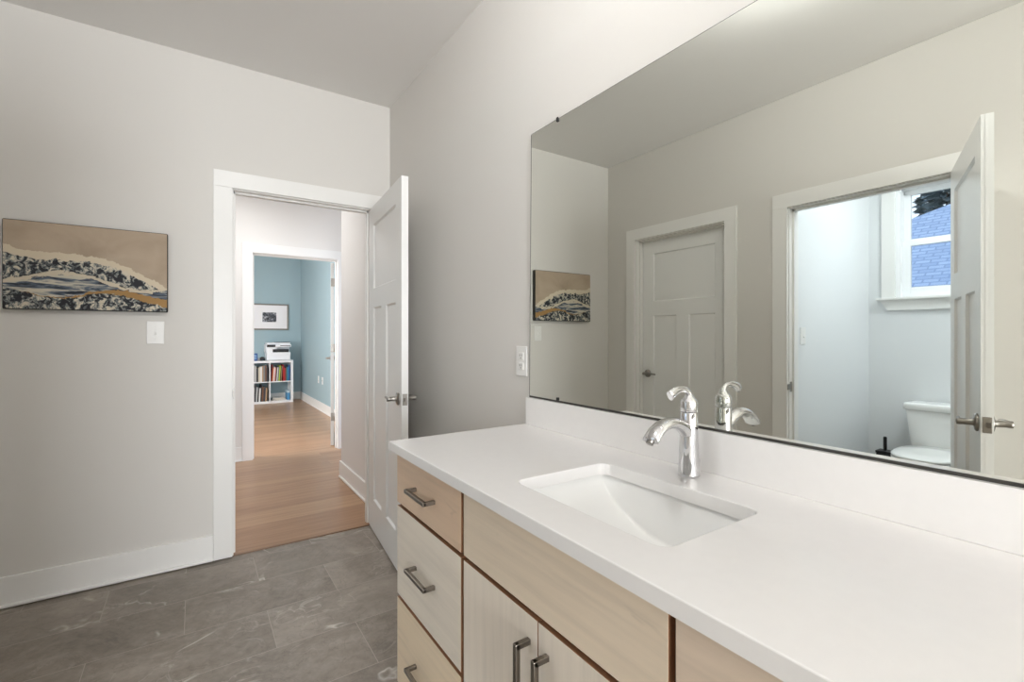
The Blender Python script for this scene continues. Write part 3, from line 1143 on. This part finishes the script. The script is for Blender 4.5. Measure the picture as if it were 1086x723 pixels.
# ------------------------------------------------------------------ switch plates and outlets
def plate_local(parent):
    return MB().box((-0.0365, -0.005, -0.059), (0.0365, 0, 0.059), 0.0025).build('cover_plate', M['plate'], parent)


def toggle_switch(loc, rz, label):
    r = empty('light_switch', loc, rz)
    tag(r, label, 'light switch')
    plate_local(r)
    MB().box((-0.0055, -0.0075, -0.012), (0.0055, -0.0045, 0.012), 0.0012).prism(
        [(-0.0042, -0.005, -0.009), (-0.0042, -0.005, 0.003), (-0.0042, -0.016, -0.013), (-0.0042, -0.015, -0.017)], (0.0084, 0, 0)).build('toggle', M['plate'], r)
    for z in (-0.032, 0.032):
        MB().lathe([(0.0028, 0.0), (0.0028, -0.0012), (0.0015, -0.0016)], 12, (0, -0.005, z), 'y').build('screw', M['plate'], r)
    return r


def outlet(loc, rz, label):
    r = empty('wall_outlet', loc, rz)
    tag(r, label, 'outlet')
    plate_local(r)
    for z in (-0.0195, 0.0195):
        f = MB().box((-0.0165, -0.0075, z - 0.0145), (0.0165, -0.0045, z + 0.0145), 0.0025).build('receptacle_face', M['plate'], r)
        for x in (-0.0065, 0.0065):
            MB().box((x - 0.0012, -0.0079, z - 0.001), (x + 0.0012, -0.0074, z + 0.008)).build('slot', M['slot'], f)
        MB().lathe([(0.0025, 0), (0.0025, -0.0004)], 10, (0, -0.0075, z - 0.007), 'y').build('ground_slot', M['slot'], f)
    return r


toggle_switch((-0.166, D, 1.247), 0, 'white light switch on the wall below the canvas')
toggle_switch((-1.342, WY, 1.229), 0, 'white light switch inside the toilet room')
outlet((W, 1.528, 1.131), math.radians(-90), 'white wall outlet left of the mirror edge')
outlet((BX, 8.32, 0.497), math.radians(-90), 'farther of two white plates low on the blue right wall')
r2 = empty('wall_outlet', (BX, 8.03, 0.497), math.radians(-90))
tag(r2, 'nearer of two white plates low on the blue right wall', 'outlet')
plate_local(r2)
MB().lathe([(0.006, 0), (0.006, -0.006), (0.003, -0.008)], 12, (0, -0.005, 0), 'y').build('cable_jack', M['nickel'], r2)

# ------------------------------------------------------------------ canvas on the end wall
cv = MB().box((-0.300, -0.036, 0.0), (0.300, -0.001, 0.406), 0.006, 3).build('canvas_art', M['canvas_edge'], loc=(-0.413, D, 1.352))
tag(cv, 'wide unframed canvas of dark blue and cream swells under tan sky', 'wall art')
MB().box((-0.2965, -0.0372, 0.0035), (0.2965, -0.034, 0.4025), 0.001).build('painted_face', M['canvas'], cv)

# ------------------------------------------------------------------ toilet
tl = empty('toilet', (WX + BBT + 0.004, 1.07, 0.0))
tag(tl, 'white two piece toilet below the small window', 'toilet')


def oval(cx, rx0, rx1, ry, z, n=36, p=2.3):
    """egg-like ring: rx0 behind, rx1 in front of cx"""
    pts = []
    for k in range(n):
        t = 2 * math.pi * k / n
        c, s = math.cos(t), math.sin(t)
        rx = rx1 if c > 0 else rx0
        pts.append((cx + math.copysign(abs(c) ** (2 / p), c) * rx, math.copysign(abs(s) ** (2 / p), s) * ry, z))
    return pts


bw = MB()
bw.loft([oval(0.36, 0.23, 0.22, 0.105, 0.0, p=2.8), oval(0.36, 0.23, 0.22, 0.105, 0.03, p=2.8), oval(0.37, 0.22, 0.20, 0.090, 0.08), oval(0.39, 0.22, 0.21, 0.105, 0.18),
         oval(0.42, 0.24, 0.26, 0.150, 0.28), oval(0.44, 0.25, 0.275, 0.178, 0.345), oval(0.445, 0.25, 0.28, 0.185, 0.385), oval(0.445, 0.248, 0.276, 0.182, 0.392)])
bw.box((0.02, -0.175, 0.30), (0.24, 0.175, 0.385), 0.02, 3)
bw.build('bowl', M['porcelain'], tl)
MB().loft([oval(0.45, 0.235, 0.285, 0.188, 0.394), oval(0.45, 0.238, 0.29, 0.192, 0.399), oval(0.45, 0.238, 0.29, 0.192, 0.408), oval(0.45, 0.235, 0.286, 0.189, 0.412)]).build('seat', M['porcelain'], tl)
MB().loft([oval(0.45, 0.232, 0.283, 0.187, 0.416), oval(0.45, 0.237, 0.289, 0.192, 0.420), oval(0.45, 0.237, 0.289, 0.192, 0.430), oval(0.45, 0.22, 0.272, 0.176, 0.437), oval(0.45, 0.10, 0.14, 0.08, 0.440)]
          ).box((0.205, -0.09, 0.40), (0.235, 0.09, 0.43), 0.006).build('seat_lid', M['porcelain'], tl)


def rr2(x0, x1, hy, z, r=0.03):
    return rrect(x0, x1, -hy, hy, r, z)


MB().loft([rr2(0.045, 0.185, 0.165, 0.383), rr2(0.03, 0.20, 0.180, 0.42), rr2(0.018, 0.208, 0.200, 0.60), rr2(0.012, 0.212, 0.208, 0.685)]).build('tank', M['porcelain'], tl)
MB().loft([rr2(0.008, 0.218, 0.214, 0.686), rr2(0.004, 0.224, 0.220, 0.690), rr2(0.004, 0.224, 0.220, 0.722), rr2(0.010, 0.218, 0.214, 0.733), rr2(0.03, 0.195, 0.19, 0.736)]).build('tank_lid', M['porcelain'], tl)
MB().lathe([(0.012, 0.0), (0.012, 0.010), (0.006, 0.012)], 16, (0.2095, -0.15, 0.63), 'x').tube([(0.219, -0.15, 0.63), (0.226, -0.11, 0.626), (0.226, -0.075, 0.622)], 0.006, 10).build('flush_lever', M['chrome'], tl)

# toilet brush
tb = empty('toilet_brush', (-2.33, 1.425, 0.0))
tag(tb, 'black toilet brush in its holder beside the toilet', 'toilet brush')
MB().box((-0.045, -0.045, 0.0), (0.045, 0.045, 0.315), 0.004).build('holder', M['black'], tb)
MB().box((-0.049, -0.049, 0.3155), (0.049, 0.049, 0.335), 0.004).tube([(0, 0, 0.335), (0, 0, 0.36), (0, 0, 0.435), (0, 0, 0.442)], [0.011, 0.012, 0.012, 0.009], 16).build('handle', M['black'], tb)

# ------------------------------------------------------------------ blue room: bookcase, books, printer, pictures
KX0, KX1, KY0, KY1, KZ = 0.750, 1.520, 9.50, 9.885, 0.77
bc = empty('bookcase', ((KX0 + KX1) / 2, (KY0 + KY1) / 2, 0.004))
tag(bc, 'low white cube bookcase full of books in the blue room', 'bookcase')
kx, ky = bc.location.x, bc.location.y
hw_, hd_ = (KX1 - KX0) / 2, (KY1 - KY0) / 2
mb = MB()
mb.box((-hw_, -hd_, 0), (-hw_ + 0.038, hd_, KZ), 0.001)
mb.box((hw_ - 0.038, -hd_, 0), (hw_, hd_, KZ), 0.001)
mb.box((-hw_ + 0.038, -hd_, 0), (hw_ - 0.038, hd_, 0.038), 0.001)
mb.box((-hw_ + 0.038, -hd_, KZ - 0.038), (hw_ - 0.038, hd_, KZ), 0.001)
mb.build('frame', M['case'], bc)
MB().box((-hw_ + 0.038, -hd_ + 0.003, 0.377), (hw_ - 0.038, hd_ - 0.002, 0.393), 0.001).build('shelf', M['case'], bc)
MB().box((-0.008, -hd_ + 0.003, 0.038), (0.008, hd_ - 0.002, 0.377), 0.001).box((-0.008, -hd_ + 0.003, 0.393), (0.008, hd_ - 0.002, KZ - 0.038), 0.001).build('divider', M['case'], bc)

BOOKM = {}


def bookmat(c):
    if c not in BOOKM:
        BOOKM[c] = mat('book_cover', c, 0.55)
    return BOOKM[c]


M['paper'] = mat('book_paper', (226, 220, 206), 0.9)
CN = {'white': (226, 224, 220), 'pale grey': (188, 188, 186), 'grey': (128, 128, 126), 'charcoal': (58, 58, 62), 'black': (30, 30, 33),
      'cream': (214, 204, 182), 'tan': (176, 144, 110), 'brown': (112, 76, 54), 'red': (168, 38, 40), 'dark red': (112, 30, 36),
      'orange': (196, 100, 50), 'lime green': (176, 190, 62), 'teal': (40, 112, 134), 'blue': (46, 92, 146), 'slate': (92, 104, 112),
      'pink': (198, 130, 126), 'navy': (34, 44, 72)}
ORD = ['first', 'second', 'third', 'fourth', 'fifth', 'sixth', 'seventh', 'eighth', 'ninth', 'tenth', 'eleventh', 'twelfth', 'thirteenth', 'fourteenth', 'fifteenth']


def book(x, z, t, h, dep, lean, color, label):
    """spine towards -y; x = left edge on the shelf; lean in radians to the right"""
    r = empty('book', (x, KY0 + 0.03, z))
    r.rotation_euler = (0, lean, 0)
    tag(r, label, 'book', 'books in the white cube bookcase')
    c = 0.0022
    m = MB()
    m.box((0, 0, 0), (t, c * 1.4, h), 0.0008)
    m.box((0, c, 0), (c, dep, h), 0.0006)
    m.box((t - c, c, 0), (t, dep, h), 0.0006)
    m.build('cover', bookmat(CN[color]), r)
    MB().box((c, c * 1.4, 0.003), (t - c, dep - 0.004, h - 0.004)).build('pages', M['paper'], r)
    return r


random.seed(4)
rows = {
    'upper left': (KX0 + 0.040, 0.3975, 0.337, ['pale grey', 'charcoal', 'white', 'slate', 'grey', 'pale grey', 'charcoal', 'cream', 'white', 'tan', 'grey', 'brown', 'charcoal'], 0.02),
    'upper right': (1.145, 0.3975, 0.337, ['dark red', 'orange', 'white', 'pink', 'charcoal', 'white', 'slate', 'lime green', 'black', 'tan', 'red', 'red', 'brown', 'teal', 'blue'], 0.07),
    'lower left': (KX0 + 0.040, 0.0425, 0.337, ['white', 'grey', 'cream', 'charcoal', 'pale grey', 'black', 'white', 'black', 'brown', 'charcoal', 'tan'], 0.05),
}
for cub, (x, z, wid, cols, lean0) in rows.items():
    ts = [random.uniform(0.013, 0.025) for _ in cols]
    if cub == 'upper right':
        ts[-2:] = [0.032, 0.026]
        ts[10:12] = [0.020, 0.022]
    room = wid - 0.014 - (0.02 if lean0 > 0.03 else 0.004)
    k = room / sum(ts) * 0.93
    hs = [random.uniform(0.235, 0.30) for _ in cols]
    for i, c in enumerate(cols):
        t = ts[i] * k
        upright = cub == 'upper right' and i >= 10
        lean = 0.0 if (upright or lean0 < 0.03) else lean0
        book(x, z + (math.sin(lean) * t if lean else 0), t, hs[i], random.uniform(0.19, 0.25), lean, c,
             f'{c} book in the {cub} cubby, {ORD[i]} from its left end')
        x += t / math.cos(lean) + (0.0012 if lean == lean0 else 0.0012)
        if cub == 'upper right' and i == 9:
            x += 0.022

# papers and a blue box in the lower right cubby
z = 0.0425
for i, (c, dx, w, t, rz, what) in enumerate([('charcoal', 0.19, 0.235, 0.012, 0.06, 'dark magazine at the bottom of the loose stack in the lower right cubby'),
                                             ('white', 0.20, 0.22, 0.010, -0.05, 'white booklet between dark magazines in the lower right cubby'),
                                             ('slate', 0.185, 0.225, 0.009, 0.10, 'slate magazine lying on the white booklet in lower right cubby'),
                                             ('white', 0.20, 0.19, 0.016, -0.12, 'topmost white booklet of the stack in the lower right cubby')]):
    r = empty('magazine', (1.143 + 0.012 + dx - 0.06, KY0 + 0.155, z), rz)
    tag(r, what, 'magazine', 'loose stack in the lower right cubby')
    MB().box((-w / 2, -0.12, 0), (w / 2, 0.12, 0.0015), 0.0004).box((-w / 2, -0.12, t - 0.0015), (w / 2, 0.12, t), 0.0004).box((-w / 2, 0.118, 0.0015), (w / 2, 0.12, t - 0.0015)).build('cover', bookmat(CN[c]), r)
    MB().box((-w / 2 + 0.002, -0.118, 0.0015), (w / 2 - 0.002, 0.118, t - 0.0015)).build('pages', M['paper'], r)
    z += t + 0.0006
bx_ = MB().box((-0.024, -0.10, 0.0), (0.024, 0.10, 0.165), 0.003).build('storage_box', mat('blue_card', (74, 142, 186), 0.5), loc=(1.445, KY0 + 0.14, 0.0425))
tag(bx_, 'small blue box upright at the right of the lower right cubby', 'box')
MB().box((-0.0245, -0.1005, 0.13), (0.0245, 0.1005, 0.166), 0.003).build('lid', mat('pale_card', (196, 214, 222), 0.5), bx_)

# printer
TOPZ = 0.004 + KZ
pr = empty('printer', (1.285, KY0 + 0.21, TOPZ))
tag(pr, 'white multifunction printer on top of the bookcase', 'printer')
MB().box((-0.195, -0.17, 0.008), (0.195, 0.17, 0.150), 0.008).box((-0.205, -0.15, 0.145), (-0.03, 0.17, 0.262), 0.010).box((-0.19, -0.05, 0.15), (0.195, 0.17, 0.245), 0.006).box(
    (-0.17, -0.15, 0.0), (-0.13, 0.15, 0.01)).box((0.13, -0.15, 0.0), (0.17, 0.15, 0.01)).build('body', M['printer'], pr)
MB().box((-0.185, -0.178, 0.016), (0.185, -0.168, 0.074), 0.003).build('paper_tray', M['printer'], pr)
MB().box((-0.13, -0.1775, 0.082), (0.13, -0.169, 0.138), 0.003).build('front_cover', M['printer'], pr)
MB().box((-0.10, -0.1725, 0.150), (0.165, -0.02, 0.205), 0.004).build('output_slot', M['black'], pr)
MB().box((-0.205, -0.19, 0.245), (0.205, 0.17, 0.290), 0.006).box((-0.19, -0.15, 0.291), (0.195, 0.165, 0.325), 0.008).build('scanner', M['printer'], pr)
MB().box((-0.198, -0.196, 0.248), (-0.06, -0.188, 0.288), 0.003).build('control_panel', M['black'], pr)
MB().box((-0.05, -0.15, 0.3255), (0.19, 0.15, 0.332), 0.003).build('document_feeder', M['black'], pr)
MB().box((0.02, -0.197, 0.262), (0.19, -0.188, 0.274), 0.001).build('seam', M['slot'], pr)

# small things left of the printer
fr_ = empty('photo_frame', (0.895, KY0 + 0.10, TOPZ), math.radians(8))
tag(fr_, 'small blue photo frame on the bookcase left of the printer', 'photo frame')
xf = Matrix.Rotation(math.radians(-10), 4, 'X')
MB().box((-0.055, -0.006, 0.0), (0.055, 0.006, 0.135), 0.002, xf=xf).box((-0.01, 0.0, 0.0), (0.01, 0.055, 0.004)).build('frame', mat('blue_frame', (44, 76, 140), 0.35), fr_)
MB().box((-0.038, -0.0075, 0.022), (0.038, -0.0055, 0.113), xf=xf).build('picture', mat('pale_blue_picture', (120, 150, 190), 0.3, var=0.3, vscale=30), fr_)
ck = empty('desk_clock', (1.020, KY0 + 0.09, TOPZ))
tag(ck, 'small round black gadget on the bookcase beside the printer', 'gadget')
MB().lathe([(0.030, 0.0), (0.045, 0.004), (0.048, 0.03), (0.040, 0.055), (0.022, 0.068), (0.004, 0.071)], 24).build('shell', M['black'], ck)
MB().box((-0.020, -0.052, 0.018), (0.020, -0.044, 0.045), 0.004).build('display', mat('dark_display', (60, 64, 72), 0.2), ck)
cp = tag(MB().lathe([(0.018, 0.0), (0.021, 0.003), (0.023, 0.045), (0.0225, 0.047), (0.020, 0.046), (0.018, 0.006)], 20).build('small_cup', mat('grey_ceramic', (150, 150, 150), 0.3), loc=(0.963, KY0 + 0.07, TOPZ)),
         'tiny grey cup between blue frame and black gadget', 'cup')

# framed picture on the blue wall
fp = empty('framed_picture', (1.172, BY, 1.333))
tag(fp, 'framed black and white photo with wide white mat on the blue wall', 'framed picture')
pw, ph, bt = 0.329, 0.492, 0.028
mb = MB()
for a, b in (((-pw, -0.024, 0), (pw, -0.001, bt)), ((-pw, -0.024, ph - bt), (pw, -0.001, ph)), ((-pw, -0.024, bt), (-pw + bt, -0.001, ph - bt)), ((pw - bt, -0.024, bt), (pw, -0.001, ph - bt))):
    mb.box(a, b, 0.002)
mb.build('frame', M['pewterframe'], fp)
MB().box((-pw + bt, -0.012, bt), (pw - bt, -0.006, ph - bt)).build('mat_board', M['matboard'], fp)
MB().box((-0.116, -0.0145, 0.150), (0.116, -0.0115, 0.331)).build('photo', M['print'], fp)

# ------------------------------------------------------------------ assumed vanity lamp above the mirror, added out of view
vl = empty('assumed_vanity_light', (W, 0.58, 2.27))
tag(vl, 'assumed unseen three globe vanity light above the mirror', 'vanity light')
MB().box((-0.022, -0.31, -0.035), (-0.001, 0.31, 0.035), 0.004).build('backplate', M['nickel'], vl)
m_em = mat('lit_opal_glass', (255, 246, 232), 0.4)
b_ = m_em.node_tree.nodes['Principled BSDF']
b_.inputs['Emission Color'].default_value = (1.0, 0.97, 0.93, 1)
b_.inputs['Emission Strength'].default_value = 3.0
for y in (-0.22, 0.0, 0.22):
    a = MB()
    a.tube([(-0.02, y, 0.0), (-0.07, y, 0.0), (-0.095, y, 0.008), (-0.10, y, 0.03)], 0.008, 10).lathe([(0.02, 0.028), (0.022, 0.032), (0.022, 0.04), (0.018, 0.042)], 16, (-0.10, y, 0))
    arm = a.build('lamp_arm', M['nickel'], vl)
    MB().lathe([(0.016, 0.042), (0.040, 0.060), (0.052, 0.085), (0.054, 0.105), (0.046, 0.130), (0.028, 0.146), (0.006, 0.150)], 20, (-0.10, y, 0)).build('globe', m_em, arm)

# ------------------------------------------------------------------ outside the toilet room window
tag(MB().box((-40, -30, -3.2), (WX - 0.16, 40, -3.0)).build('ground', M['lawn']), 'grass outside the small window', 'lawn', kind='structure')
nh = empty('neighbour_house', (-9.0, 3.0, -2.5))
tag(nh, 'neighbouring house with blue grey shingle roof outside the window', 'house')
MB().box((-3.0, -6.5, -0.5), (1.8, 3.5, 4.2), 0.01).build('wall', M['siding'], nh)
# hipped roof: eave front at local x=2.2, ridge at x=-0.6; hip rises towards -y
ea, rg = 4.2, 6.75
E0, E1 = Vector((2.2, 4.0, ea)), Vector((2.2, -7.0, ea))
F0, F1 = Vector((-3.4, 4.0, ea)), Vector((-3.4, -7.0, ea))
R0, R1 = Vector((-0.6, -2.2, rg)), Vector((-0.6, -4.4, rg))


def roof_plane(pts, name):
    """mesh in its own frame so that shingle courses run level"""
    p = [Vector(q) for q in pts]
    u = (p[1] - p[0]).normalized()
    nrm = u.cross(p[2] - p[0]).normalized()
    v = nrm.cross(u)
    R = Matrix((u, v, nrm)).transposed().to_4x4()
    R.translation = p[0]
    inv = R.inverted()
    mb = MB()
    loc = [inv @ q for q in p]
    mb.prism(loc, (0, 0, -0.06))
    o = mb.build(name, M['shingle'], nh)
    o.matrix_local = R
    return o


roof_plane([E1, E0, R0, R1], 'roof_slope')
roof_plane([E0, F0, R0], 'roof_slope')
roof_plane([F0, F1, R1, R0], 'roof_slope')
roof_plane([F1, E1, R1], 'roof_slope')


def conifer(loc, h, r, seed, label):
    rnd = random.Random(seed)
    t = empty('conifer_tree', loc)
    tag(t, label, 'tree', 'conifers behind the neighbouring house')
    MB().tube([(0, 0, 0), (0.05, 0, h * 0.5), (0, 0, h * 0.97)], [0.22, 0.13, 0.02], 8).build('trunk', M['bark'], t)
    mb = bmesh.new()
    for k in range(2600):
        f = rnd.random() ** 0.8
        z = h * (0.12 + 0.88 * f)
        rad = r * (1 - f) ** 0.8 * rnd.uniform(0.25, 1.0) * (0.75 + 0.25 * math.sin(z * 5)) + 0.05
        a = rnd.uniform(0, 2 * math.pi)
        p = Vector((rad * math.cos(a), rad * math.sin(a), z - rad * 0.25))
        d = Vector((math.cos(a + rnd.uniform(-0.6, 0.6)), math.sin(a + rnd.uniform(-0.6, 0.6)), rnd.uniform(-0.5, 0.2))).normalized()
        s = d.cross(Vector((rnd.uniform(-1, 1), rnd.uniform(-1, 1), 1))).normalized()
        L, w = rnd.uniform(0.22, 0.5), rnd.uniform(0.05, 0.13)
        mb.faces.new([mb.verts.new(q) for q in (p, p + d * L * 0.5 + s * w, p + d * L, p + d * L * 0.5 - s * w)])
    m = MB()
    m._merge(mb)
    m.build('foliage', M['foliage'], t)


conifer((-19.0, 5.0, -3.0), 9.7, 2.3, 3, 'nearer of two dark conifers behind the neighbouring roof')
conifer((-25.0, 7.0, -3.0), 10.8, 2.4, 8, 'farther of two dark conifers behind the neighbouring roof')
